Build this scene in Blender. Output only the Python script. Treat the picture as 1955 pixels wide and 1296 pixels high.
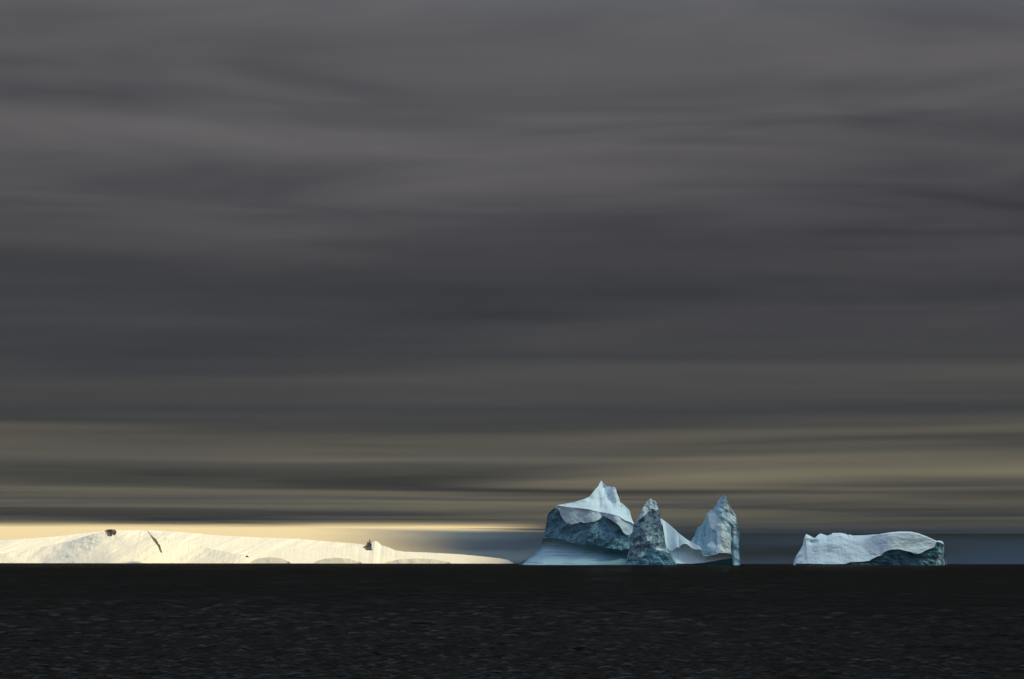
import bpy, math
import numpy as np

# ------------------------------------------------------------------ scene, camera, light
sc = bpy.context.scene
for o in list(bpy.data.objects):
    bpy.data.objects.remove(o)
FPX = 5430.0              # focal length in photograph pixels (about 100 mm lens)
PW, PH = 1955.0, 1296.0
CX, V0 = 977.5, 1070.7    # column of the optical axis, row of the level line
EYE = 3.0                 # eye height above the sea
RE = 6371000.0            # the sea follows the earth's curve

cam_d = bpy.data.cameras.new('camera')
cam = bpy.data.objects.new('camera', cam_d)
sc.collection.objects.link(cam)
cam.location = (0, 0, EYE)
cam.rotation_euler = (math.radians(90), math.radians(-0.06), 0)
cam_d.sensor_width = 36.0
cam_d.lens = 36.0 * FPX / PW
cam_d.shift_y = (V0 - PH / 2) / PW
cam_d.clip_start = 0.5
cam_d.clip_end = 300000.0
sc.camera = cam

SUN_EL = math.radians(48.0)
SUN_H = (0.998, -0.06)      # horizontal direction towards the sun: to the right
w = bpy.data.worlds.new('World')
sc.world = w
w.use_nodes = True
nt = w.node_tree
nt.nodes.clear()
wo = nt.nodes.new('ShaderNodeOutputWorld')
bg = nt.nodes.new('ShaderNodeBackground')
sky = nt.nodes.new('ShaderNodeTexSky')
sky.sky_type = 'NISHITA'
sky.sun_disc = False
sky.sun_elevation = SUN_EL
sky.sun_rotation = math.atan2(SUN_H[0], SUN_H[1])
sky.air_density = 1.5
sky.dust_density = 0.3
sky.ozone_density = 0.4
bg.inputs['Strength'].default_value = 0.145
nt.links.new(sky.outputs[0], bg.inputs[0])
nt.links.new(bg.outputs[0], wo.inputs[0])

sun_d = bpy.data.lights.new('sun', 'SUN')
sun_d.energy = 5.0
sun_d.angle = math.radians(10.0)   # veiled by cloud
sun_d.color = (1.0, 0.78, 0.32)
sun = bpy.data.objects.new('sun', sun_d)
sc.collection.objects.link(sun)
from mathutils import Vector
sdir = Vector((SUN_H[0] * math.cos(SUN_EL), SUN_H[1] * math.cos(SUN_EL), math.sin(SUN_EL)))
sun.rotation_euler = sdir.to_track_quat('Z', 'Y').to_euler()
sun.location = (0, 0, 4000)

vs = sc.view_settings
vs.view_transform = 'Standard'
vs.look = 'None'
vs.exposure = 0.2
vs.gamma = 1.0
vs.use_curve_mapping = False
sc.render.engine = 'CYCLES'
sc.cycles.use_denoising = True
sc.cycles.max_bounces = 8
sc.cycles.diffuse_bounces = 4
sc.cycles.glossy_bounces = 3
sc.cycles.volume_bounces = 1
sc.cycles.transparent_max_bounces = 12
sc.cycles.use_adaptive_sampling = False

# ------------------------------------------------------------------ numpy noise
def _hash(ix, iy, iz, seed):
    h = (ix * 374761393 + iy * 668265263 + iz * 2147483647 + seed * 1274126177) & 0xFFFFFFFF
    h = ((h ^ (h >> 13)) * 1274126177) & 0xFFFFFFFF
    h = ((h ^ (h >> 16)) * 2246822519) & 0xFFFFFFFF
    h = h ^ (h >> 15)
    return (h & 0xFFFFFF) / float(0xFFFFFF)

def vnoise(x, y, z=0.0, seed=0):
    x, y, z = np.broadcast_arrays(np.asarray(x, float), np.asarray(y, float), np.asarray(z, float))
    fx, fy, fz = np.floor(x), np.floor(y), np.floor(z)
    ix, iy, iz = fx.astype(np.int64), fy.astype(np.int64), fz.astype(np.int64)
    tx, ty, tz = x - fx, y - fy, z - fz
    sx = tx ** 3 * (tx * (6 * tx - 15) + 10)
    sy = ty ** 3 * (ty * (6 * ty - 15) + 10)
    sz = tz ** 3 * (tz * (6 * tz - 15) + 10)
    r = 0.0
    for dx in (0, 1):
        for dy in (0, 1):
            for dz in (0, 1):
                wgt = (sx if dx else 1 - sx) * (sy if dy else 1 - sy) * (sz if dz else 1 - sz)
                r = r + wgt * _hash(ix + dx, iy + dy, iz + dz, seed)
    return r * 2 - 1

def fbm(x, y, z=0.0, octaves=4, gain=0.5, seed=0, ridged=False):
    a, s, t = 1.0, 0.0, 0.0
    for k in range(octaves):
        n = vnoise(x, y, z, seed + k * 17)
        if ridged:
            n = 1 - 2 * np.abs(n)
        s = s + a * n
        t += a
        a *= gain
        c, q = 0.8, 0.6
        x, y = (c * x - q * y) * 2.03 + 5.2, (q * x + c * y) * 2.03 + 1.3
        z = np.asarray(z) * 2.01 + 3.1
    return s / t

def gblur(a, sig, axis):
    if sig <= 0:
        return a
    r = int(math.ceil(sig * 3))
    k = np.exp(-0.5 * (np.arange(-r, r + 1) / sig) ** 2)
    k /= k.sum()
    pad = [(0, 0)] * a.ndim
    pad[axis] = (r, r)
    b = np.pad(a, pad, mode='edge')
    return np.apply_along_axis(lambda m: np.convolve(m, k, mode='valid'), axis, b)

def inside(poly, U, V):
    """signed-ish mask: 1 inside the outline, 0 outside"""
    p = np.array(poly, float)
    res = np.zeros(U.shape, bool)
    j = len(p) - 1
    for i in range(len(p)):
        c = ((p[i, 1] > V) != (p[j, 1] > V)) & \
            (U < (p[j, 0] - p[i, 0]) * (V - p[i, 1]) / (p[j, 1] - p[i, 1] + 1e-12) + p[i, 0])
        res ^= c
        j = i
    return res.astype(float)

# ------------------------------------------------------------------ node helpers
class NT:
    def __init__(s, name):
        s.m = bpy.data.materials.new(name)
        s.m.use_nodes = True
        s.t = s.m.node_tree
        s.t.nodes.clear()
        s.out = s.n('ShaderNodeOutputMaterial')
    def n(s, typ, **kw):
        nd = s.t.nodes.new(typ)
        for k, v in kw.items():
            setattr(nd, k, v)
        return nd
    def l(s, a, b):
        s.t.links.new(a, b)
    def put(s, sock, v):
        if hasattr(v, 'is_linked') or hasattr(v, 'links'):
            s.l(v, sock)
        else:
            sock.default_value = v
    def math(s, op, a, b=None, c=None, clamp=False):
        nd = s.n('ShaderNodeMath', operation=op, use_clamp=clamp)
        s.put(nd.inputs[0], a)
        if b is not None: s.put(nd.inputs[1], b)
        if c is not None: s.put(nd.inputs[2], c)
        return nd.outputs[0]
    def noise(s, vec, scale, detail=4.0, rough=0.5, dist=0.0):
        nd = s.n('ShaderNodeTexNoise')
        s.l(vec, nd.inputs['Vector'])
        nd.inputs['Scale'].default_value = scale
        nd.inputs['Detail'].default_value = detail
        nd.inputs['Roughness'].default_value = rough
        nd.inputs['Distortion'].default_value = dist
        return nd.outputs[0]
    def mapping(s, vec, loc=(0, 0, 0), rot=(0, 0, 0), scale=(1, 1, 1)):
        nd = s.n('ShaderNodeMapping')
        s.l(vec, nd.inputs[0])
        nd.inputs[1].default_value = loc
        nd.inputs[2].default_value = rot
        nd.inputs[3].default_value = scale
        return nd.outputs[0]
    def ramp(s, fac, stops, interp='LINEAR'):
        nd = s.n('ShaderNodeValToRGB')
        nd.color_ramp.interpolation = interp
        el = nd.color_ramp.elements
        while len(el) > 1:
            el.remove(el[-1])
        for i, (p, c) in enumerate(stops):
            if not isinstance(c, (tuple, list)):
                c = (c, c, c)
            if i == 0:
                e = el[0]
                e.position = p
            else:
                e = el.new(p)
            e.color = (*c[:3], 1)
        s.l(fac, nd.inputs[0])
        return nd.outputs[0]
    def mix(s, fac, a, b, blend='MIX'):
        nd = s.n('ShaderNodeMix', data_type='RGBA', blend_type=blend)
        s.put(nd.inputs[0], fac)
        for sock, v in ((nd.inputs[6], a), (nd.inputs[7], b)):
            if isinstance(v, (tuple, list)):
                sock.default_value = (*v[:3], 1)
            else:
                s.l(v, sock)
        return nd.outputs[2]
    def smooth(s, v, a, b):
        nd = s.n('ShaderNodeMapRange', interpolation_type='SMOOTHSTEP')
        s.put(nd.inputs[0], v)
        nd.inputs[1].default_value = a
        nd.inputs[2].default_value = b
        return nd.outputs[0]
    def pos(s):
        return s.n('ShaderNodeNewGeometry').outputs['Position']
    def bump(s, h, strength, dist):
        nd = s.n('ShaderNodeBump')
        nd.inputs['Strength'].default_value = strength
        nd.inputs['Distance'].default_value = dist
        s.l(h, nd.inputs['Height'])
        return nd.outputs[0]
    def principled(s, col, rough=0.6, normal=None, spec=0.5, ior=None):
        p = s.n('ShaderNodeBsdfPrincipled')
        s.put(p.inputs['Base Color'], (*col, 1) if isinstance(col, tuple) else col)
        s.put(p.inputs['Roughness'], rough)
        p.inputs['Specular IOR Level'].default_value = spec
        if ior: p.inputs['IOR'].default_value = ior
        if normal is not None: s.l(normal, p.inputs['Normal'])
        s.l(p.outputs[0], s.out.inputs['Surface'])
        return p

# ------------------------------------------------------------------ mesh helpers
COL = sc.collection
def mesh_from_grid(name, X, Y, Z, mat, parent=None, attrs=None, closed_u=False, smooth=True):
    nr, nc = X.shape
    co = np.stack([X, Y, Z], -1).reshape(-1, 3).astype(np.float32)
    idx = np.arange(nr * nc).reshape(nr, nc)
    a, b, c, d = idx[:-1, :-1], idx[:-1, 1:], idx[1:, 1:], idx[1:, :-1]
    q = np.stack([a, b, c, d], -1).reshape(-1, 4)
    # drop quads without any area (zones that pinch out)
    e1 = co[q[:, 2]] - co[q[:, 0]]
    e2 = co[q[:, 3]] - co[q[:, 1]]
    q = q[np.linalg.norm(np.cross(e1, e2), axis=1) > 1e-9]
    used = np.unique(q)
    remap = np.full(nr * nc, -1, np.int64)
    remap[used] = np.arange(len(used))
    q = remap[q]
    return mesh_raw(name, co[used], q, mat, parent,
                    {k: v.reshape(-1)[used] for k, v in (attrs or {}).items()}, smooth)

def mesh_raw(name, co, q, mat, parent=None, attrs=None, smooth=True):
    me = bpy.data.meshes.new(name)
    me.vertices.add(len(co))
    me.vertices.foreach_set('co', np.asarray(co, np.float32).reshape(-1))
    nf, k = q.shape
    me.loops.add(nf * k)
    me.loops.foreach_set('vertex_index', q.reshape(-1).astype(np.int32))
    me.polygons.add(nf)
    me.polygons.foreach_set('loop_start', np.arange(0, nf * k, k, dtype=np.int32))
    me.polygons.foreach_set('loop_total', np.full(nf, k, np.int32))
    me.update(calc_edges=True)
    if smooth:
        me.polygons.foreach_set('use_smooth', np.ones(nf, bool))
    for an, av in (attrs or {}).items():
        at = me.attributes.new(an, 'FLOAT', 'POINT')
        at.data.foreach_set('value', np.asarray(av, np.float32))
    me.materials.append(mat)
    o = bpy.data.objects.new(name, me)
    COL.objects.link(o)
    if parent is not None:
        o.parent = parent
    return o

def empty(name, loc, **props):
    o = bpy.data.objects.new(name, None)
    o.location = loc
    COL.objects.link(o)
    for k, v in props.items():
        o[k] = v
    return o

# ------------------------------------------------------------------ materials
SEA_GLOSS = 0.11
def make_sea():
    m = NT('sea_water')
    p = m.pos()
    d1 = m.noise(m.mapping(p, scale=(0.7, 1.0, 1)), 1.5, 5.0, 0.6)
    d2 = m.noise(m.mapping(p, rot=(0, 0, 0.5), scale=(0.5, 1.0, 1)), 0.16, 4.0, 0.55)
    d3 = m.noise(m.mapping(p, rot=(0, 0, -0.3), scale=(0.4, 1.0, 1)), 0.03, 3.0, 0.5)
    h = m.math('ADD', m.math('MULTIPLY', d1, 0.14), m.math('MULTIPLY', d2, 0.45))
    h = m.math('ADD', h, m.math('MULTIPLY', d3, 1.2))
    nb = m.bump(h, 1.0, 1.0)
    df = m.n('ShaderNodeBsdfDiffuse')
    df.inputs[0].default_value = (0.004, 0.005, 0.006, 1)
    gl = m.n('ShaderNodeBsdfGlossy')
    gl.inputs['Roughness'].default_value = 0.07
    gl.inputs[0].default_value = (1, 0.86, 0.66, 1)
    fr = m.n('ShaderNodeFresnel')
    fr.inputs[0].default_value = 1.33
    for nd in (gl, fr):
        m.l(nb, nd.inputs['Normal'])
    ms = m.n('ShaderNodeMixShader')
    m.l(m.math('MULTIPLY', fr.outputs[0], SEA_GLOSS), ms.inputs[0])
    m.l(df.outputs[0], ms.inputs[1])
    m.l(gl.outputs[0], ms.inputs[2])
    m.l(ms.outputs[0], m.out.inputs[0])
    return m.m

def make_snow(name, col, bump=0.12, scale=0.5, dist=1.0):
    m = NT(name)
    p = m.pos()
    n1 = m.noise(p, scale, 5.0, 0.6)
    n2 = m.noise(m.mapping(p, scale=(1, 1, 2.2)), scale * 0.12, 4.0, 0.55)
    c = m.mix(n2, tuple(x * 0.93 for x in col), tuple(min(0.95, x * 1.05) for x in col))
    m.principled(c, 0.7, m.bump(n1, bump, dist), 0.25)
    return m.m

def make_ice_foot():
    m = NT('blue_waterline_ice')
    p = m.pos()
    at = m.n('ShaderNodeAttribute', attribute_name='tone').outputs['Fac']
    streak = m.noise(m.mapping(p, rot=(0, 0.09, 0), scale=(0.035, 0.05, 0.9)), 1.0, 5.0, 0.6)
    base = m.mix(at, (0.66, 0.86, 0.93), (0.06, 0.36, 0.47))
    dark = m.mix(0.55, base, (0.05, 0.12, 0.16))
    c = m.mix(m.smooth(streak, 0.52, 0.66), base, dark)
    n2 = m.noise(p, 0.25, 5.0, 0.6)
    m.principled(c, 0.45, m.bump(n2, 0.15, 0.8), 0.4)
    return m.m

def make_cliff(name, dark, light, snowcol, streak_rot=0.0, amount=0.5):
    m = NT(name)
    p = m.pos()
    at = m.n('ShaderNodeAttribute', attribute_name='snow').outputs['Fac']
    n1 = m.noise(m.mapping(p, rot=(0, streak_rot, 0), scale=(1.0, 1.0, 0.5)), 0.22, 6.0, 0.62)
    n2 = m.noise(m.mapping(p, loc=(31, 7, 3), rot=(0, streak_rot, 0), scale=(1.0, 0.6, 0.5)), 0.07, 4.0, 0.6)
    f = m.math('ADD', m.math('MULTIPLY', n1, 0.65), m.math('MULTIPLY', n2, 0.5))
    c = m.mix(m.smooth(f, 0.32, 0.86), dark, light)
    # dusting of snow with a ragged edge
    s = m.math('ADD', at, m.math('MULTIPLY', m.math('SUBTRACT', n1, 0.5), 2.2))
    c = m.mix(m.smooth(s, 0.40, 0.75), c, snowcol)
    m.principled(c, 0.6, m.bump(n1, 0.4, 1.8), 0.3)
    return m.m

def make_rock():
    m = NT('dark_rock')
    p = m.pos()
    n1 = m.noise(p, 0.02, 5.0, 0.6)
    c = m.mix(n1, (0.05, 0.045, 0.04), (0.20, 0.17, 0.13))
    m.principled(c, 0.85, None, 0.2)
    return m.m

M_SEA = make_sea()
SNOW_C = (0.76, 0.87, 0.94)
M_SNOW = make_snow('iceberg_snow', SNOW_C)
M_FOOT = make_ice_foot()
M_CLIFF = make_cliff('dirty_blue_ice_cliff', (0.075, 0.20, 0.27), (0.29, 0.54, 0.65), SNOW_C, 0.35)
M_CLIFF2 = make_cliff('grey_ice_cliff', (0.12, 0.22, 0.285), (0.48, 0.66, 0.76), SNOW_C, -0.4)
M_CLIFF3 = make_cliff('slate_blue_ice_face', (0.20, 0.38, 0.50), (0.54, 0.74, 0.86), SNOW_C, 0.5)
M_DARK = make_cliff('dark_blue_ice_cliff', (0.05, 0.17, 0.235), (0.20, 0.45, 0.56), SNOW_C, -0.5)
M_CRUMB = make_cliff('crumbled_snow_ice', (0.40, 0.50, 0.55), (0.78, 0.86, 0.89), SNOW_C, 0.3)
M_GLAC = make_snow('glacier_snow', (0.78, 0.77, 0.73), 0.15, 0.003, 60.0)
M_ROCK = make_rock()

# ------------------------------------------------------------------ sea
def wave(x, y, cell):
    """sum of short-crested wind waves; components finer than the local mesh cell fade out"""
    rng = np.random.RandomState(4)
    z = np.zeros_like(x)
    n = 60
    for i in range(n):
        lam = 0.35 * (60.0 / 0.35) ** (i / (n - 1)) * rng.uniform(0.93, 1.07)
        th = rng.normal(0.0, 0.55) + math.pi / 2 + 0.06
        k = 2 * math.pi / lam
        amp = 0.021 * lam ** 0.88 if lam < 8 else 0.021 * 8 ** 0.88 * (lam / 8) ** 0.15
        fade = np.clip((lam / cell - 2.0) / 2.0, 0, 1) * np.clip(np.hypot(x, y) / (115.0 * lam), 0, 1) ** 1.3   # rougher water farther out
        if not fade.any():
            continue
        ph = rng.uniform(0, 6.28)
        cx_, sx_ = math.cos(th), math.sin(th)
        along = x * sx_ - y * cx_
        c = np.sin(k * (x * cx_ + y * sx_) + ph + 1.4 * np.sin(0.33 * k * along + ph * 3) + 0.9 * np.sin(0.13 * k * along - ph))
        z += fade * amp * (0.6 * c + 0.4 * (1 - 2 * np.abs(np.sin(0.5 * (k * (x * cx_ + y * sx_) + ph) + 0.5 * np.sin(0.17 * k * along + ph)))))
    return z

def build_sea():
    # fine sector in front, rows closer together near the eye
    g_ = np.linspace(0, 1, 1380)
    r = 62.0 * np.exp(math.log(12000.0 / 62.0) * (0.42 * g_ + 0.40 * g_ ** 2 + 0.18 * g_ ** 4))   # rows widen smoothly
    az = np.radians(np.linspace(-12.5, 12.5, 660))
    R, A = np.meshgrid(r, az, indexing='ij')
    X, Y = R * np.sin(A), R * np.cos(A)
    cell = np.maximum(np.gradient(r)[:, None], R * (az[1] - az[0]))
    edge = np.clip((np.radians(12.5) - np.abs(A)) / np.radians(0.8), 0, 1)
    patch = 0.85 + 0.5 * vnoise(X / 25, Y / 70, 0, 5)
    Z = wave(X, Y, cell) * edge * patch
    far = np.clip((R - 1500) / 2500, 0, 1)
    Z += far * edge * 0.4 * fbm(X / 9, Y / 300, 0, 3, 0.6, 9)
    Z -= R ** 2 / (2 * RE)
    nr, nc = X.shape
    co = [np.stack([X, Y, Z], -1).reshape(-1, 3)]
    idx = np.arange(nr * nc).reshape(nr, nc)
    q = [np.stack([idx[:-1, :-1], idx[:-1, 1:], idx[1:, 1:], idx[1:, :-1]], -1).reshape(-1, 4)]
    # the rest of the sea, coarse
    def add(rr, aa):
        base = sum(len(c) for c in co)
        RR, AA = np.meshgrid(rr, aa, indexing='ij')
        co.append(np.stack([RR * np.sin(AA), RR * np.cos(AA), -RR ** 2 / (2 * RE)], -1).reshape(-1, 3))
        i = np.arange(RR.size).reshape(RR.shape) + base
        q.append(np.stack([i[:-1, :-1], i[:-1, 1:], i[1:, 1:], i[1:, :-1]], -1).reshape(-1, 4))
    add(np.geomspace(62, 12000, 60), np.radians(np.linspace(12.5, 347.5, 160)))
    add(np.array([0.01, 15, 62]), np.radians(np.linspace(0, 360, 160)))
    add(np.geomspace(12000, 77000, 40), np.radians(np.linspace(0, 360, 180)))
    o = mesh_raw('sea', np.concatenate(co), np.concatenate(q), M_SEA)
    o['kind'] = 'structure'
    o['label'] = 'near-black choppy sea reaching to the horizon'
    return o
build_sea()

# ------------------------------------------------------------------ cloud layer
PATCH_SUN = 0.58  # share of direct sun let through the added patch above the icebergs
CLOUD_GAIN = (0.450, 0.490, 0.70)
LIGHT_PATCH = ((0.0, (0.56, 0.72, 1.0)), (0.8, (0.53, 0.69, 0.97)), (1.6, (0.34, 0.44, 0.63)), (2.6, (0.16, 0.20, 0.29)), (3.5, (0.085, 0.105, 0.15)))  # bright patch in the cloud, out of view, added to light the icebergs
def make_cloud():
    m = NT('overcast_cloud')
    p = m.pos()
    sx = m.n('ShaderNodeSeparateXYZ')
    m.l(p, sx.inputs[0])
    X, Y = sx.outputs[0], sx.outputs[1]
    km = m.mapping(p, scale=(0.001, 0.001, 0.001))
    big = m.noise(m.mapping(km, loc=(3.1, 8.2, 0), rot=(0, 0, 0.1), scale=(0.10, 0.125, 0.0)), 1.0, 1.6, 0.45, 0.8)
    mid = m.noise(m.mapping(km, loc=(7.3, 1.7, 0), rot=(0, 0, 0.15), scale=(0.26, 0.30, 0.0)), 1.0, 2.0, 0.45, 0.8)
    fine = m.noise(m.mapping(km, loc=(1.3, 4.1, 0), rot=(0, 0, -0.2), scale=(0.75, 0.85, 0.0)), 1.0, 3.0, 0.5, 0.8)
    # colour of the layer: added bright patch above the icebergs, thick rolls all round
    warp = m.math('MULTIPLY', m.math('SUBTRACT', big, 0.5), 0.9)
    Yc = m.math('SUBTRACT', Y, 2800.0)
    r2 = m.math('SQRT', m.math('ADD', m.math('MULTIPLY', X, X), m.math('MULTIPLY', Yc, Yc)))
    ly = m.math('LOGARITHM', m.math('ADD', m.math('MULTIPLY', r2, 0.001), 1.0), math.e)   # 0 above the icebergs, 4.1 at 60 km
    lyw = m.math('ADD', ly, warp)
    fac = m.math('DIVIDE', lyw, 4.5)
    K = lambda d: math.log(1 + max(0.0, d - 2.8)) / 4.5
    def L(v):   # elevation seen from the sea -> distance -> place on the ramp
        e = (V0 - v) / FPX
        return K(1.5 / (e + 0.0106))
    g = lambda s: ((s / 255 + 0.055) / 1.055) ** 2.4
    stops = [(math.log(1 + r) / 4.5, c) for r, c in LIGHT_PATCH]
    rows = [(L(v), c) for v, c in ((10, (102, 106, 109)), (150, (103, 101, 100)), (290, (90, 88, 88)), (450, (80, 79, 79)),
                 (620, (70, 70, 71)), (690, (74, 74, 73)), (720, (84, 83, 79)), (775, (76, 76, 74)), (835, (98, 95, 82)),
                 (890, (90, 88, 79)), (940, (112, 107, 90)), (966, (86, 86, 81)), (990, (102, 100, 84)))]
    rows += [(K(70), (92, 90, 80)), (K(76), (66, 71, 76)), (K(83), (56, 64, 76))]
    for pos_, c in rows:
        stops.append((pos_, tuple(g(x) * k for x, k in zip(c, CLOUD_GAIN))))
    base = m.ramp(fac, stops, 'EASE')
    # cells of cloud: small ones close by, wide sheets far out
    wf = m.math('SUBTRACT', 1.0, m.smooth(ly, 1.9, 3.0))
    wb = m.smooth(ly, 2.6, 3.7)
    def cell(n, wgt, amp):
        return m.math('MULTIPLY', m.math('SUBTRACT', n, 0.5), m.math('MULTIPLY', wgt, amp))
    var = m.math('ADD', cell(fine, wf, 1.1), cell(mid, m.math('ADD', 0.32, m.math('MULTIPLY', wf, 0.6)), 1.5))
    band = m.noise(m.mapping(km, loc=(2.3, 9.1, 0), rot=(0, 0, 0.04), scale=(0.06, 0.42, 0.0)), 1.0, 3.0, 0.55, 0.5)
    var = m.math('ADD', var, cell(big, m.math('ADD', 0.5, wb), 1.5))
    var = m.math('ADD', var, cell(band, m.math('SUBTRACT', 1.0, m.math('MULTIPLY', wb, 0.75)), 0.75))
    k = m.math('ADD', 1.0, var)
    k = m.math('MAXIMUM', k, 0.45)
    tint = m.ramp(m.math('ADD', 0.5, m.math('MULTIPLY', var, 0.8)), [(0.0, (0.94, 0.99, 1.07)), (0.5, (1, 1, 1)), (1.0, (1.07, 1.02, 0.89))])
    col = m.mix(1.0, base, tint, 'MULTIPLY')
    # beyond the coast the layer thickens to blue-grey
    col = m.mix(m.smooth(Y, 52000.0, 80500.0), col, (0.020, 0.031, 0.054))
    sc_ = m.n('ShaderNodeVectorMath', operation='SCALE')
    m.l(col, sc_.inputs[0])
    m.l(k, sc_.inputs['Scale'])
    tr = m.n('ShaderNodeBsdfTranslucent')
    m.l(sc_.outputs[0], tr.inputs[0])
    tp = m.n('ShaderNodeBsdfTransparent')
    # the added patch also lets direct sun through, tinted blue to cool it
    th = m.math('MULTIPLY', m.math('SUBTRACT', 1.0, m.smooth(r2, 1200.0, 3600.0)), PATCH_SUN)
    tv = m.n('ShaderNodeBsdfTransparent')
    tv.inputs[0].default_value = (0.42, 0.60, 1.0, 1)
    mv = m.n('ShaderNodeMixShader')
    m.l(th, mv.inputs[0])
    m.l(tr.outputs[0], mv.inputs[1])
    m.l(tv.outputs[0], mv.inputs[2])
    # open sky beyond the left half of the far edge
    wob = m.math('ADD', m.math('MULTIPLY', m.math('SUBTRACT', mid, 0.5), 3500.0), m.math('MULTIPLY', m.math('SUBTRACT', big, 0.5), 6000.0))
    oy = m.math('POWER', m.smooth(m.math('ADD', Y, wob), 58000.0, 68500.0), 2.2)
    ox = m.math('SUBTRACT', 1.0, m.smooth(m.math('ADD', X, wob), -1300.0, 1600.0))
    op = m.math('MULTIPLY', oy, ox)
    ms = m.n('ShaderNodeMixShader')
    m.l(op, ms.inputs[0])
    m.l(mv.outputs[0], ms.inputs[1])
    m.l(tp.outputs[0], ms.inputs[2])
    m.l(ms.outputs[0], m.out.inputs[0])
    return m.m

def make_cloud_wall():
    m = NT('distant_cloud')
    p = m.pos()
    sx = m.n('ShaderNodeSeparateXYZ')
    m.l(p, sx.inputs[0])
    X, Z = sx.outputs[0], sx.outputs[2]
    n = m.noise(m.mapping(p, scale=(0.00012, 0.0001, 0.0016)), 1.0, 4.0, 0.55)
    tr = m.n('ShaderNodeBsdfTranslucent')
    c = m.mix(n, (0.062, 0.105, 0.17), (0.08, 0.13, 0.20))
    m.l(c, tr.inputs[0])
    tp = m.n('ShaderNodeBsdfTransparent')
    wob = m.math('MULTIPLY', m.math('SUBTRACT', n, 0.5), 2500.0)
    ox = m.math('SUBTRACT', 1.0, m.smooth(m.math('ADD', X, wob), -6500.0, -800.0))
    oz = m.smooth(Z, 790.0, 985.0)
    op = m.math('MAXIMUM', ox, oz)
    ms = m.n('ShaderNodeMixShader')
    m.l(op, ms.inputs[0])
    m.l(tr.outputs[0], ms.inputs[1])
    m.l(tp.outputs[0], ms.inputs[2])
    m.l(ms.outputs[0], m.out.inputs[0])
    return m.m

def build_clouds():
    ys = np.concatenate([np.linspace(-60000, 0, 40), np.linspace(500, 66000, 170), np.linspace(66500, 82200, 16)])
    xs = np.linspace(-70000, 70000, 180)
    Yg, Xg = np.meshgrid(ys, xs, indexing='ij')
    Zg = 1504 - 0.0106 * np.clip(Yg, 0, 66000) + 9 * fbm(Xg / 2500, Yg / 4000, 0, 3, 0.5, 3)
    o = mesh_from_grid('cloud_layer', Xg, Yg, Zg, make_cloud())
    o['kind'] = 'structure'
    o['label'] = 'low grey layer of overcast cloud with streaky rolls'
    xs = np.linspace(-60000, 75000, 120)
    zs = np.linspace(-700, 1000, 12)
    Zg, Xg = np.meshgrid(zs, xs, indexing='ij')
    Yg = 82000 + 900 * fbm(Xg / 9000, Zg / 900, 0, 3, 0.5, 8)
    o = mesh_from_grid('cloud_bank', Xg, Yg, Zg, make_cloud_wall())
    o['kind'] = 'structure'
    o['label'] = 'blue-grey bank of distant cloud low over the horizon'
build_clouds()

# ------------------------------------------------------------------ relief solids (icebergs, mountains)
def curve(pts):
    p = np.array(pts, float)
    o = np.argsort(p[:, 0], kind='stable')
    p = p[o]
    return lambda u: np.interp(u, p[:, 0], p[:, 1])

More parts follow.
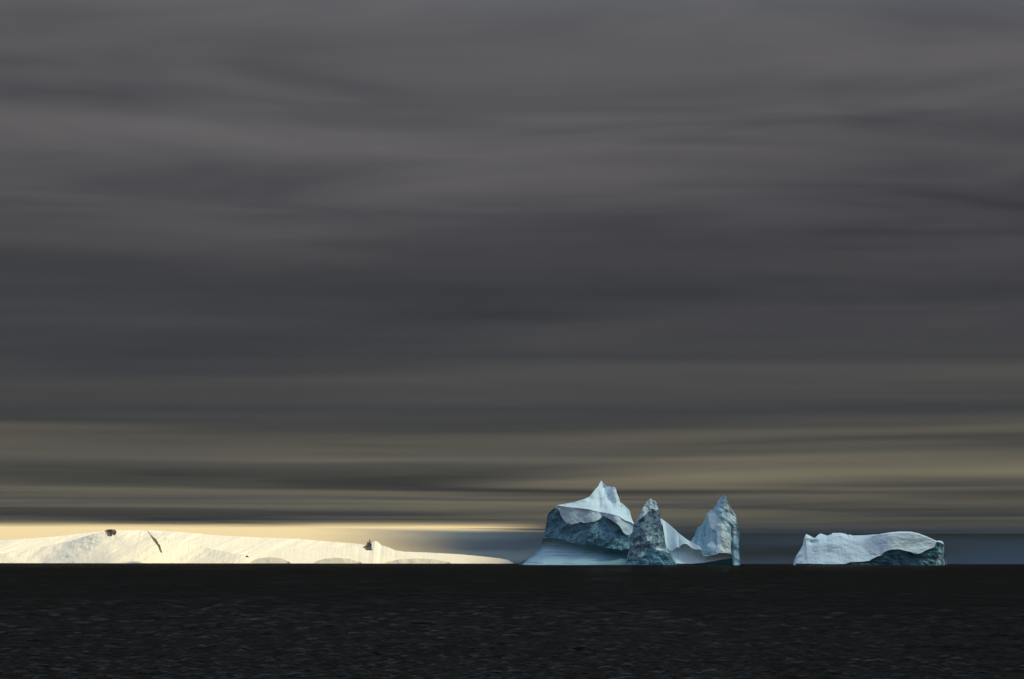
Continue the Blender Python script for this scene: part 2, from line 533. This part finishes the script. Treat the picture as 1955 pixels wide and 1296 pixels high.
def relief(parent, dist, u0, u1, du, bottom, zones, plan, back, sea_row, smooth_u=3.0, seed=0, jag=0.0, close=True):
    """A closed body seen in front elevation: zones stacked from the water to the skyline, each with its own recession.
    zones: dicts name, top (curve or None = skyline), rows, cot (float or f(u,t)), lip, amp, freq, oct, mat, attr"""
    s = dist / FPX
    U = np.arange(u0, u1 + du * 0.5, du)
    n = len(U)
    bot = bottom(U) if callable(bottom) else np.full(n, float(bottom))
    sky_c = zones[-1]['top'](U)
    if jag:
        sky_c = sky_c + jag * fbm(U / 2.2, 0 * U, seed, 3, 0.6, seed + 3)
    Htop = np.maximum(bot - sky_c, 0.0)
    if close:
        Htop[0] = Htop[-1] = 0.0
    Hprev = np.zeros(n)
    d_end = plan(U).astype(float)
    last = None
    parts = []
    cx = 0.0
    for zi, z in enumerate(zones):
        tc = z['top'](U)
        if zi == len(zones) - 1:
            Hk = Htop
        else:
            if z.get('jag'):
                tc = tc + z['jag'] * fbm(U / 2.0, 0 * U, 5.5 + zi, 3, 0.6, seed + 40 + zi)
            Hk = np.clip(bot - tc, Hprev, Htop)
        rows = z['rows']
        T = np.linspace(0, 1, rows)[:, None]
        H = Hprev[None] + T * (Hk - Hprev)[None]
        span = (Hk - Hprev)
        cot = z['cot']
        if callable(cot):
            cc = cot(U[None] + 0 * T, T + 0 * U[None])
            inc = np.zeros_like(H)
            inc[1:] = np.cumsum(0.5 * (cc[1:] + cc[:-1]) * np.diff(H, axis=0), axis=0)
        else:
            inc = cot * (H - Hprev[None])
        lip = z.get('lip', 0.0)
        d = d_end[None] - lip * np.clip(span / 4.0, 0, 1)[None] + inc
        d = gblur(d, z.get('smooth', smooth_u) / du, 1)
        V = bot[None] - H
        if 'relief' in z:
            d = d + z['relief'](U[None] + 0 * T, V)
        fr = z.get('freq', (0.1, 0.1))
        a = z.get('amp', 0.0)
        if a:
            nz = fbm(U[None] * fr[0] + V * z.get('shear', 0.0), V * fr[1], 0.0, z.get('oct', 5), z.get('gain', 0.55), seed + zi * 7, z.get('ridged', False))
            fadew = np.clip(span / 3.0, 0, 1)[None]
            d = d + a * nz * fadew
        xo = np.zeros_like(d)
        if last is not None:
            d[0] = last
        last = d[-1].copy()
        attrs = {}
        for an, f in z.get('attr', {}).items():
            attrs[an] = f(U[None] + 0 * T, V)
        xw = (U[None] + 0 * T - CX) * s - parent.location.x
        zw = EYE + (V0 - V) * s - parent.location.z
        yw = dist + d * s - parent.location.y
        parts.append(mesh_from_grid(z['name'], xw, yw, zw, z['mat'], parent, attrs))
        if 'label' in z:
            parts[-1]['label'] = z['label']
        d_end = last.copy()
        Hprev = Hk
    # far side
    rows = back.get('rows', 24)
    T = np.linspace(0, 1, rows)[:, None]
    H = Htop[None] * (1 - T)
    wdt = back['width'] + back.get('k', 0.6) * gblur(Htop, 8 / du, 0)
    taper = np.clip(Htop / 12.0, 0, 1)
    d = d_end[None] + (wdt * taper)[None] * np.sqrt(np.clip(1 - (1 - T) ** 2, 0, 1)) * 0.9
    V = bot[None] - H
    d = d + back.get('amp', 2.0) * (T > 0) * fbm(U[None] * 0.12 + 0 * V, V * 0.12, 3.3, 4, 0.55, seed + 91) * taper[None]
    d[0] = last
    xw = (U[None] + 0 * T - CX) * s - parent.location.x
    zw = EYE + (V0 - V) * s - parent.location.z
    yw = dist + d * s - parent.location.y
    at = {an: 0 * V for z in zones for an in z.get('attr', {})}
    parts.append(mesh_from_grid(back.get('name', 'far_side'), xw, yw, zw, back['mat'], parent, at))
    return parts

def crop(ox, oy, k):
    return lambda pts: [(ox + x / k, oy + y / k) for x, y in pts]

def ellipse_plan(uc, half, depth):
    def f(u):
        t = np.clip(np.abs(u - uc) / half, 0, 0.999)
        return depth * (1 - np.sqrt(1 - t * t))
    return f

def blob(poly, soft=1.5, seed=0):
    """soft-edged outline used as a snow cover amount"""
    def f(U, V):
        w_ = 4.5 * fbm(U / 9, V / 9, 0, 4, 0.65, seed)
        m_ = inside(poly, U + w_, V + w_ * 0.7)
        return m_
    return f

def base_at(u, dist):
    return ((u - CX) * dist / FPX, dist, -dist ** 2 / (2 * RE))

WATER = 1084.0     # row of the icebergs' feet, a little under the waterline

# ---- the tall massif with the snow cap
c1 = crop(980, 900, 6.82)
sky1 = c1([(70, 1262), (75, 1198), (150, 1152), (220, 1105), (280, 1052), (330, 1000), (360, 940), (380, 890), (400, 830), (415, 760), (430, 680), (440, 590),
           (452, 555), (470, 530), (505, 500), (540, 475), (560, 450), (580, 435), (620, 428), (700, 415), (780, 400), (850, 380), (920, 358), (990, 330), (1020, 290), (1050, 250),
           (1080, 215), (1110, 190), (1125, 160), (1140, 130), (1155, 105), (1172, 128), (1190, 150), (1205, 155), (1230, 180), (1260, 185), (1290, 198),
           (1310, 188), (1325, 195), (1335, 215), (1345, 230), (1352, 275), (1370, 320), (1385, 350), (1395, 400), (1415, 410), (1440, 430), (1470, 455), (1500, 480), (1512, 500), (1520, 520),
           (1530, 570), (1540, 610), (1555, 645), (1568, 672), (1574, 760), (1580, 1000), (1586, 1262)])
capline1 = c1([(60, 300), (430, 300), (440, 560), (470, 535), (500, 500), (540, 478), (575, 487), (600, 512), (608, 560), (640, 615), (665, 650), (700, 680), (740, 692), (770, 697), (800, 682), (830, 682),
               (860, 668), (880, 662), (910, 680), (940, 672), (990, 668), (1050, 662), (1090, 640), (1120, 620), (1145, 590), (1165, 575), (1195, 590), (1230, 612), (1270, 635), (1310, 660), (1350, 690),
               (1380, 722), (1400, 755), (1420, 790), (1440, 812), (1460, 825), (1500, 835), (1540, 805), (1560, 760), (1574, 720), (1590, 700)])
crease1 = c1([(60, 300), (430, 300), (540, 478), (565, 455), (600, 448), (700, 462), (800, 472), (900, 485), (1000, 500), (1090, 518), (1130, 535), (1170, 545), (1230, 545), (1300, 560), (1360, 580), (1400, 610), (1450, 640), (1520, 660), (1574, 690)])
cliffbot1 = c1([(60, 600), (345, 800), (385, 872), (450, 868), (520, 872), (580, 880), (640, 893), (700, 915), (760, 932), (830, 942), (900, 952), (980, 960), (1030, 958), (1060, 955), (1110, 972),
                (1150, 985), (1210, 1000), (1280, 1012), (1350, 1024), (1410, 1028), (1460, 1015), (1500, 1005), (1590, 1000)])
def foot_cot1(u, t):
    r = np.clip((u - 1030) / 170, 0, 1)
    up = np.clip((t - 0.62) / 0.38, 0, 1)
    # sloping ramp at the bottom, hollowed out under the cliff towards the right
    return 0.95 - 0.15 * r - up * (1.2 + 1.3 * r)
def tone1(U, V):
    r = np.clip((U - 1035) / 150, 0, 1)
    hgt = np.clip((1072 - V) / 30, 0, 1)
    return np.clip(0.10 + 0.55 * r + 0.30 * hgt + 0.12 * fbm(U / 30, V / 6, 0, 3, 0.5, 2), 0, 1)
def peak_relief1(U, V):
    # gullies and buttresses of the summit
    wgt = np.clip((985 - V) / 25, 0, 1) * np.clip((U - 1118) / 20, 0, 1)
    g1 = 7.0 * fbm((U + 0.6 * V) / 11.0, (V - 0.4 * U) / 40.0, 0, 3, 0.5, 4)
    sh = 10.0 * np.exp(-((U - 1160 - (V - 940) * 0.45) / 9.0) ** 2)
    return wgt * (g1 + sh) + 5.0 * fbm(U / 34, V / 20, 0, 3, 0.5, 61)
def panel_relief1(U, V):
    b = 4.0 * np.exp(-((U - 1150) / 7.0) ** 2) - 9 * np.exp(-((U - 1172) / 14.0) ** 2)
    return b + 2.0 * fbm(U / 22, V / 14, 0, 3, 0.5, 6)
berg1 = empty('iceberg', base_at(1100, 2500), category='iceberg', group='icebergs on the horizon',
              label='tallest iceberg with smooth snow cap over a dark blue cliff and pale sloping foot')
relief(berg1, 2500.0, 989.5, 1213.0, 0.5, WATER, [
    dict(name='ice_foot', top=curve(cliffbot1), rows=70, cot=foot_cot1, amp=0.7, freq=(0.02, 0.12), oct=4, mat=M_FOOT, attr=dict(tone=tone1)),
    dict(name='ice_cliff', top=curve(capline1), rows=110, cot=0.16, lip=9.0, amp=9.0, freq=(0.06, 0.05), oct=6, gain=0.52, shear=0.02, mat=M_CLIFF, jag=1.0, ridged=False,
         label='dark rough blue ice cliff', attr=dict(snow=lambda U, V: 0.25 * np.exp(-((V - 1020 - (U - 1060) * 0.2) / 3.0) ** 2) * (fbm(U / 14, V / 9, 0, 2, 0.5, 8) > 0.0))),
    dict(name='snow_panel', top=curve(crease1), rows=50, cot=0.22, lip=2.6, smooth=7.0, relief=panel_relief1, amp=0.8, freq=(0.05, 0.05), oct=4, mat=M_SNOW),
    dict(name='snow_cap', top=curve(sky1), rows=110, cot=lambda u, t: 1.5 - 0.9 * t + 0 * u, smooth=7.0, relief=peak_relief1, amp=2.0, freq=(0.05, 0.05), oct=5, mat=M_SNOW),
], lambda u: ellipse_plan(1108, 128, 70)(u) - 45, dict(width=40, k=0.5, mat=M_SNOW), 1076, seed=11, jag=0.5)

# ---- the twin-peaked iceberg: crag, snow ramp with saddle, pinnacle
c2 = crop(1190, 920, 7.625)
berg2 = empty('iceberg', base_at(1310, 2470), category='iceberg', group='icebergs on the horizon',
              label='twin-peaked iceberg, a grey crag and a streaked pinnacle joined by a low white saddle')
D2 = 2470.0
# pinnacle (stands behind the saddle)
skyC = c2([(985, 1262), (990, 890), (1010, 850), (1035, 810), (1060, 770), (1068, 730), (1075, 690), (1110, 655), (1150, 640), (1175, 590), (1200, 540), (1220, 490), (1240, 440), (1270, 415), (1300, 395),
           (1320, 398), (1340, 370), (1370, 310), (1385, 285), (1400, 260), (1430, 215), (1455, 200), (1470, 185), (1480, 172), (1495, 168), (1508, 178), (1515, 195), (1520, 240), (1540, 275), (1560, 310), (1580, 345),
           (1600, 380), (1620, 405), (1640, 430), (1658, 455), (1670, 475), (1676, 560), (1690, 620), (1704, 660), (1715, 700), (1720, 800), (1722, 940), (1724, 1262)])
snowC = [c2([(1480, 235), (1520, 240), (1600, 380), (1675, 475), (1672, 575), (1620, 560), (1560, 545), (1530, 480), (1500, 380)]),
         c2([(1255, 520), (1300, 400), (1345, 430), (1400, 520), (1480, 560), (1530, 540), (1545, 640), (1500, 720), (1580, 760), (1590, 1020), (1480, 1040), (1370, 1060),
             (1365, 860), (1380, 740), (1330, 690), (1280, 650)]),
         c2([(1225, 880), (1290, 850), (1360, 900), (1362, 990), (1290, 985), (1240, 930)]),
         c2([(1600, 700), (1660, 660), (1715, 720), (1718, 850), (1660, 790), (1620, 740)])]
def snow_attr_C(U, V):
    m_ = 0 * U
    for i, pl in enumerate(snowC):
        m_ = np.maximum(m_, blob(pl, 1.5, 60 + i)(U, V) * (1.0 if i in (0, 1) else 0.8))
    return gblur(gblur(m_, 1.6, 0), 1.6, 1)
def pin_relief(U, V):
    # a buttress down the middle: left face turns away, bright rib, dark cleft on the right
    rib = 1190 + 1470 / 7.625
    x = U - (rib - (V - 960) * 0.10)
    left = np.clip(-x, 0, 60) * 0.55
    right = np.clip(x - 2, 0, 40) * 0.85
    cleft = 9.0 * np.exp(-((U - (1190 + 1600 / 7.625)) / 2.6) ** 2) * np.clip((V - 1000) / 12, 0, 1)
    return left + right + cleft
relief(berg2, D2 + 22, 1318.0, 1416.6, 0.4, WATER, [
    dict(name='pinnacle', top=curve(skyC), rows=240, cot=0.22, relief=pin_relief, amp=6.5, freq=(0.07, 0.06), oct=6, gain=0.52, shear=-0.03, mat=M_CLIFF3, attr=dict(snow=snow_attr_C),
         label='slate blue ice pinnacle streaked with snow'),
], lambda u: 0 * u, dict(width=14, k=0.35, mat=M_CLIFF3, amp=3.0), 1076, smooth_u=1.2, seed=23, jag=1.1)

# snow ramp and saddle
skyB = c2([(330, 1262), (420, 900), (545, 512), (560, 515), (600, 540), (640, 570), (680, 602), (720, 640), (760, 678), (800, 720), (840, 756), (880, 790), (920, 822), (960, 850), (1000, 872), (1040, 890), (1075, 910),
           (1100, 930), (1118, 950), (1126, 970), (1132, 1005), (1145, 1035), (1160, 1055), (1190, 1072), (1240, 1068), (1300, 1055), (1360, 1038), (1380, 1018), (1480, 1020), (1560, 1030), (1585, 1090), (1592, 1262)])
brkB = c2([(330, 1300), (600, 800), (620, 880), (635, 945), (655, 985), (700, 1008), (730, 1000), (760, 965), (790, 945), (815, 962), (840, 925), (870, 905), (905, 898), (940, 908), (975, 940), (1010, 965), (1060, 985),
           (1095, 985), (1115, 970), (1130, 1000), (1160, 1060), (1200, 1078), (1360, 1044), (1380, 1028), (1480, 1030), (1560, 1040), (1592, 1095)])
bowlB = c2([(330, 1300), (780, 1188), (850, 1192), (950, 1192), (1050, 1186), (1150, 1178), (1270, 1156), (1330, 1148), (1400, 1132), (1480, 1120), (1570, 1106), (1640, 1090), (1704, 1090)])
relief(berg2, D2 - 4, 1240.0, 1398.8, 0.4, WATER, [
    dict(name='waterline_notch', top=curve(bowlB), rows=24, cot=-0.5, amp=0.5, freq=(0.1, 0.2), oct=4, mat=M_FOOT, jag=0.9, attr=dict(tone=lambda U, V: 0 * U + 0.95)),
    dict(name='snow_saddle', top=curve(brkB), rows=70, cot=lambda u, t: 1.25 - 1.0 * t + 0 * u, lip=3.0, smooth=5.0, amp=1.0, freq=(0.05, 0.06), oct=4, mat=M_SNOW),
    dict(name='snow_ramp', top=curve(skyB), rows=90, cot=0.75, lip=5.0, smooth=9.0, amp=1.2, freq=(0.09, 0.05), oct=5, shear=0.05, mat=M_SNOW,
         relief=lambda U, V: -0.22 * np.clip(U - 1262, 0, 70) * np.clip((U - 1255) / 10, 0, 1)),
], lambda u: 4 + 0.0 * u, dict(width=16, k=0.4, mat=M_SNOW), 1076, smooth_u=2.0, seed=31)

# crag
skyA = c2([(38, 1262), (45, 1190), (75, 1050), (100, 900), (130, 780), (150, 690), (156, 605), (175, 580), (210, 532), (250, 480), (258, 450), (265, 420), (280, 388), (300, 360), (330, 318), (350, 290), (356, 268), (375, 262), (390, 250), (402, 232), (415, 226),
           (428, 238), (440, 252), (460, 258), (480, 272), (492, 290), (500, 310), (512, 345), (520, 372), (528, 392), (538, 450), (548, 512), (562, 595), (585, 640), (600, 720), (612, 790), (618, 860),
           (625, 905), (640, 960), (660, 1000), (690, 1040), (720, 1100), (750, 1150), (795, 1195), (810, 1262)])
capA = c2([(38, 1300), (150, 660), (165, 600), (200, 572), (250, 540), (290, 508), (330, 470), (355, 445), (380, 425), (400, 400), (420, 386), (440, 398), (460, 410), (480, 422), (500, 408), (525, 392), (530, 380), (810, 1300)])
lowA = c2([(38, 1300), (90, 1090), (130, 1075), (200, 1130), (260, 1120), (310, 1060), (350, 980), (380, 930), (400, 915), (440, 935), (465, 965), (490, 992), (540, 995), (580, 1002), (620, 1018), (650, 1032), (680, 1058), (700, 1085), (730, 1140), (790, 1200), (810, 1300)])
snowA = [c2([(350, 760), (420, 770), (520, 850), (560, 880), (520, 930), (480, 940), (420, 900), (365, 880)]),
         c2([(470, 930), (540, 880), (610, 890), (650, 985), (690, 1050), (600, 1000), (490, 985)]),
         c2([(110, 930), (130, 860), (185, 870), (165, 915)]),
         c2([(130, 1110), (190, 1050), (330, 1040), (320, 1130), (250, 1150)])]
def snow_attr_A(U, V):
    m_ = 0 * U
    for i, (pl, k) in enumerate(zip(snowA, (0.5, 0.75, 0.6, 0.36))):
        m_ = np.maximum(m_, blob(pl, 1.5, 80 + i)(U, V) * k)
    return gblur(gblur(m_, 1.5, 0), 1.5, 1)
def crag_relief(U, V):
    rib = 1190 + 300 / 7.625
    x = U - rib
    hol = 8.0 * np.exp(-(((U - 1263) / 9.0) ** 2 + ((V - 1046) / 7.0) ** 2))
    return 0.28 * np.sqrt(x * x + 60) + hol
relief(berg2, D2 - 22, 1194.5, 1296.5, 0.4, WATER, [
    dict(name='dark_foot', top=curve(lowA), rows=80, cot=0.30, amp=4.0, freq=(0.09, 0.10), oct=5, gain=0.6, mat=M_DARK, jag=0.6, attr=dict(snow=lambda U, V: 0.5 * snow_attr_A(U, V))),
    dict(name='crag_face', top=curve(capA), rows=190, cot=0.20, lip=3.5, smooth=4.0, relief=crag_relief, amp=7.0, freq=(0.08, 0.06), oct=6, gain=0.54, shear=0.03, mat=M_CLIFF2, jag=0.7, attr=dict(snow=snow_attr_A)),
    dict(name='crag_summit', top=curve(skyA), rows=70, cot=0.55, lip=1.6, amp=3.5, freq=(0.10, 0.09), oct=5, gain=0.62, shear=-0.05, mat=M_CRUMB, attr=dict(snow=lambda U, V: 0.35 + 0 * U)),
], ellipse_plan(1245, 55, 10), dict(width=16, k=0.4, mat=M_CLIFF2, amp=3.0), 1076, smooth_u=1.2, seed=47, jag=1.5)

# ---- the low domed iceberg
c3 = crop(1500, 990, 6.109)
berg3 = empty('iceberg', base_at(1660, 2560), category='iceberg', group='icebergs on the horizon',
              label='long low domed iceberg with a dark blue hollow, standing alone on the right')
WAT3 = 1085.0
sky3 = c3([(98, 585), (108, 500), (118, 450), (125, 430), (145, 398), (165, 370), (190, 330), (215, 290), (226, 262), (230, 230), (232, 195), (242, 180), (252, 176), (275, 188), (300, 200), (320, 215), (338, 225), (350, 212), (365, 200), (378, 186), (390, 181), (405, 172), (420, 168),
           (440, 177), (460, 185), (480, 191), (500, 190), (518, 182), (530, 180), (538, 168), (548, 164), (600, 163), (640, 161), (670, 168), (700, 175), (720, 188), (745, 180), (775, 194), (830, 191), (900, 190), (980, 184), (1055, 181), (1120, 168),
           (1200, 155), (1300, 148), (1380, 147), (1430, 150), (1500, 165), (1550, 182), (1600, 200), (1650, 222), (1700, 245), (1730, 256), (1760, 253), (1790, 255), (1808, 264), (1822, 276), (1832, 300), (1836, 340), (1845, 400), (1858, 450), (1864, 500), (1868, 585)])
crease3 = c3([(98, 520), (125, 445), (165, 385), (215, 305), (235, 235), (262, 225), (300, 240), (370, 232), (420, 238), (470, 243), (510, 228), (540, 215), (590, 207), (640, 205), (670, 218), (700, 236), (730, 248), (760, 256), (800, 257), (850, 250), (900, 238), (950, 220), (1000, 202), (1055, 184), (1150, 178), (1300, 165), (1450, 168),
              (1600, 212), (1700, 255), (1780, 275), (1868, 600)])
hollow3 = c3([(98, 600), (110, 520), (300, 527), (500, 532), (650, 528), (720, 506), (800, 503), (850, 500), (900, 495), (930, 490), (960, 470), (990, 455), (1025, 440), (1060, 430), (1085, 405), (1110, 385), (1145, 370), (1180, 360), (1250, 355), (1290, 360), (1330, 370), (1400, 385), (1440, 400),
              (1480, 411), (1510, 408), (1540, 398), (1570, 378), (1600, 362), (1630, 352), (1660, 342), (1700, 325), (1715, 290), (1720, 268), (1760, 270), (1800, 285), (1830, 305), (1868, 600)])
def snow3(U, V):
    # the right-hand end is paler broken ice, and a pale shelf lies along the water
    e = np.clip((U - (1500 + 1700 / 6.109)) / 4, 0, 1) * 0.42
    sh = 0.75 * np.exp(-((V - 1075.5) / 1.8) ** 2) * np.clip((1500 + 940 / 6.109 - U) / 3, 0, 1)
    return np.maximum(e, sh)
def slope_relief3(U, V):
    g = np.clip((1540 - U) / 12, 0, 1)
    groove = 1.0 * np.sin((U * 0.8 + V * 1.0) / 2.2) * g
    knob = -6.0 * np.exp(-(((U - 1541) / 5) ** 2 + ((V - 1024) / 4) ** 2)) + 7 * np.exp(-(((U - 1552) / 8) ** 2 + ((V - 1034) / 4) ** 2))
    big = 3.5 * fbm(U / 45, V / 22, 0, 3, 0.5, 12) + 0.5 * fbm(U / 6, V / 3, 0, 3, 0.6, 14) * np.clip((U - 1530) / 20, 0, 1)
    rib = 0.55 * np.sin((U + 0.55 * V) / 2.1) * np.clip((U - 1670) / 25, 0, 1) * np.clip((1055 - V) / 25, 0, 1)
    return groove + knob + big + rib
relief(berg3, 2560.0, 1515.5, 1806.5, 0.5, WAT3, [
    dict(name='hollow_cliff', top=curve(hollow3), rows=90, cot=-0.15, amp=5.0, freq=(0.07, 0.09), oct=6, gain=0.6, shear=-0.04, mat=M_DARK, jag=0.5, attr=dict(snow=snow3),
         label='dark blue hollow undercut in the flank'),
    dict(name='snow_flank', top=curve(crease3), rows=90, cot=lambda u, t: 1.05 - 0.6 * np.clip((u - 1625) / 100, 0, 1) - 0.25 * np.sin(t * 3.14), lip=5.0, smooth=6.0, relief=slope_relief3, amp=0.6, freq=(0.1, 0.1), oct=4, mat=M_SNOW),
    dict(name='snow_top', top=curve(sky3), rows=40, cot=1.5, amp=1.0, freq=(0.08, 0.08), oct=4, mat=M_SNOW),
], lambda u: ellipse_plan(1660, 150, 60)(u) - 55, dict(width=50, k=0.4, mat=M_SNOW), 1078, smooth_u=3.0, seed=59, jag=0.4)

# ------------------------------------------------------------------ the sunlit glacier coast
GY = 68000.0
coast = empty('snow_mountain', ((500 - CX) * GY / FPX, GY, -GY ** 2 / (2 * RE)), kind='structure',
              label='sunlit glacier coast with snow slopes rising into the cloud')
BOT = 1101.0
gs = dict(amp=2.5, freq=(0.02, 0.05), oct=5, mat=M_GLAC)
# back massif rising into cloud
relief(coast, 70300.0, -420.0, 740.0, 1.5, 1101.0, [
    dict(name='snow_massif', top=curve([(-420, 1101), (-400, 1060), (-200, 1040), (0, 1030), (80, 1024), (140, 1016), (200, 1011), (260, 1010.5), (320, 1014), (400, 1021), (480, 1025), (560, 1028), (620, 1033), (670, 1037), (700, 1041), (720, 1050), (740, 1101)]),
         rows=80, cot=2.0, smooth=25, relief=lambda U, V: 9 * fbm((U + 2.2 * V) / 40, (V - 0.3 * U) / 120, 0, 4, 0.55, 37), **gs),
], lambda u: 0 * u, dict(width=150, k=1.0, mat=M_GLAC, rows=12), 1080, smooth_u=10, seed=71, jag=0.3)
# buttress with the sunlit face
def butt(U, V):
    e_ = 190 - (V - 1010) * 0.8 - U + 8 * fbm(U / 20, V / 12, 0, 3, 0.6, 33)
    lf = 0.35 * (np.sqrt(e_ ** 2 + 60) + e_) * 0.5
    return lf + 7 * fbm((U + 1.6 * V) / 26, (V - 0.5 * U) / 90, 0, 4, 0.55, 35) + 55 * np.exp(-((U - 95 - (V - 1010) * -0.6) / 60.0) ** 2) + 16 * np.sin((U + 1.3 * V) / 30) - 25 * np.exp(-((U - 215) / 60) ** 2)
relief(coast, 68600.0, -120.0, 520.0, 1.0, 1101.0, [
    dict(name='snow_buttress', top=curve([(-120, 1101), (-60, 1062), (30, 1048), (110, 1032), (160, 1018), (195, 1013), (240, 1012), (275, 1014), (300, 1024), (340, 1035), (400, 1049), (460, 1060), (490, 1066), (505, 1075), (520, 1101)]),
         rows=110, cot=1.6, relief=butt, amp=4.0, freq=(0.02, 0.03), oct=5, gain=0.5, mat=M_GLAC),
], lambda u: 0 * u, dict(width=120, k=1.0, mat=M_GLAC, rows=12), 1080, smooth_u=6, seed=73, jag=0.5)
# ridge with the rocky knob, running down to the right
relief(coast, 68200.0, 470.0, 985.0, 1.0, 1101.0, [
    dict(name='snow_ridge', top=curve([(470, 1101), (490, 1066), (530, 1052), (560, 1046), (620, 1044), (680, 1046), (700, 1038), (710, 1032), (716, 1034), (722, 1040), (735, 1044), (750, 1050), (768, 1053), (800, 1054), (840, 1056), (870, 1057.5),
                                       (900, 1060), (930, 1063), (955, 1066), (970, 1069), (980, 1074), (985, 1101)]),
         rows=70, cot=1.9, amp=3.0, freq=(0.02, 0.06), oct=5, mat=M_GLAC),
], lambda u: 0 * u, dict(width=120, k=1.0, mat=M_GLAC, rows=12), 1080, smooth_u=6, seed=79, jag=0.3)
# ice fronts at the shore: steep faces
for (a, b, top, sd) in ((470, 556, 1064, 1), (592, 692, 1065, 2), (728, 862, 1066, 3)):
    mid = (a + b) / 2
    relief(coast, 67600.0, a, b, 1.0, 1101.0, [
        dict(name='ice_front', top=curve([(a, 1101), (a + 3, 1074), (a + (b - a) * 0.25, top + 2), (mid, top), (b - (b - a) * 0.25, top + 2), (b - 3, 1074), (b, 1101)]),
             rows=30, cot=0.7, amp=2.0, freq=(0.05, 0.05), oct=4, mat=M_GLAC)],
        lambda u: 0 * u, dict(width=60, k=1.0, mat=M_GLAC, rows=10), 1080, smooth_u=3, seed=90 + sd)
# rocks showing through the snow
def rock(dist, pts_top, pts_bot, sd):
    pt, pb = np.array(pts_top, float), np.array(pts_bot, float)
    a, b = pt[0, 0], pt[-1, 0]
    relief(coast, dist, a, b, 0.5, curve(pb), [
        dict(name='rock_outcrop', top=curve(pt), rows=24, cot=0.6, amp=3.0, freq=(0.2, 0.2), oct=4, mat=M_ROCK)],
        lambda u: 0 * u, dict(width=6, k=0.5, mat=M_ROCK, rows=6), 1080, smooth_u=1, seed=sd, jag=0.6)
c5 = crop(150, 995, 10.861)
rock(68700, c5([(540, 210), (560, 190), (600, 178), (660, 175), (740, 178), (765, 200), (785, 240)]), c5([(540, 215), (575, 260), (600, 318), (660, 322), (690, 270), (720, 300), (760, 265), (785, 245)]), 201)
rock(68650, c5([(1405, 180), (1480, 265), (1550, 335), (1620, 400), (1680, 470), (1665, 500), (1700, 580), (1730, 640), (1735, 655)]),
     c5([(1405, 185), (1480, 290), (1545, 400), (1600, 470), (1650, 540), (1672, 600), (1700, 655), (1735, 660)]), 203)
c6 = crop(640, 1010, 13.03)
rock(68250, c6([(690, 450), (740, 415), (770, 390), (820, 350), (800, 300), (850, 240), (900, 300), (890, 380), (905, 470), (930, 525)]), c6([(690, 460), (750, 500), (760, 530), (850, 532), (930, 530)]), 205)
c4 = crop(0, 980, 3.91)
rock(68400, c4([(1832, 322), (1845, 315), (1858, 326)]), c4([(1832, 326), (1845, 330), (1858, 328)]), 207)

# ------------------------------------------------------------------ haze
def build_haze():
    m = NT('sea_haze')
    v = m.n('ShaderNodeVolumePrincipled')
    v.inputs['Color'].default_value = (0.80, 0.87, 0.95, 1)
    v.inputs['Density'].default_value = 4.0e-6
    v.inputs['Anisotropy'].default_value = 0.0
    m.l(v.outputs[0], m.out.inputs['Volume'])
    x, y0, y1, z0, z1 = 78500, -78000, 79500, -640.0, 786.0
    co = np.array([(sx * x, (y1 if sy > 0 else y0), (z1 if sz > 0 else z0)) for sx in (-1, 1) for sy in (-1, 1) for sz in (-1, 1)], float)
    q = np.array([(0, 1, 3, 2), (4, 6, 7, 5), (0, 4, 5, 1), (2, 3, 7, 6), (0, 2, 6, 4), (1, 5, 7, 3)])
    o = mesh_raw('haze', co, q, m.m, smooth=False)
    o['kind'] = 'stuff'
    o['label'] = 'thin pale sea haze'
build_haze()
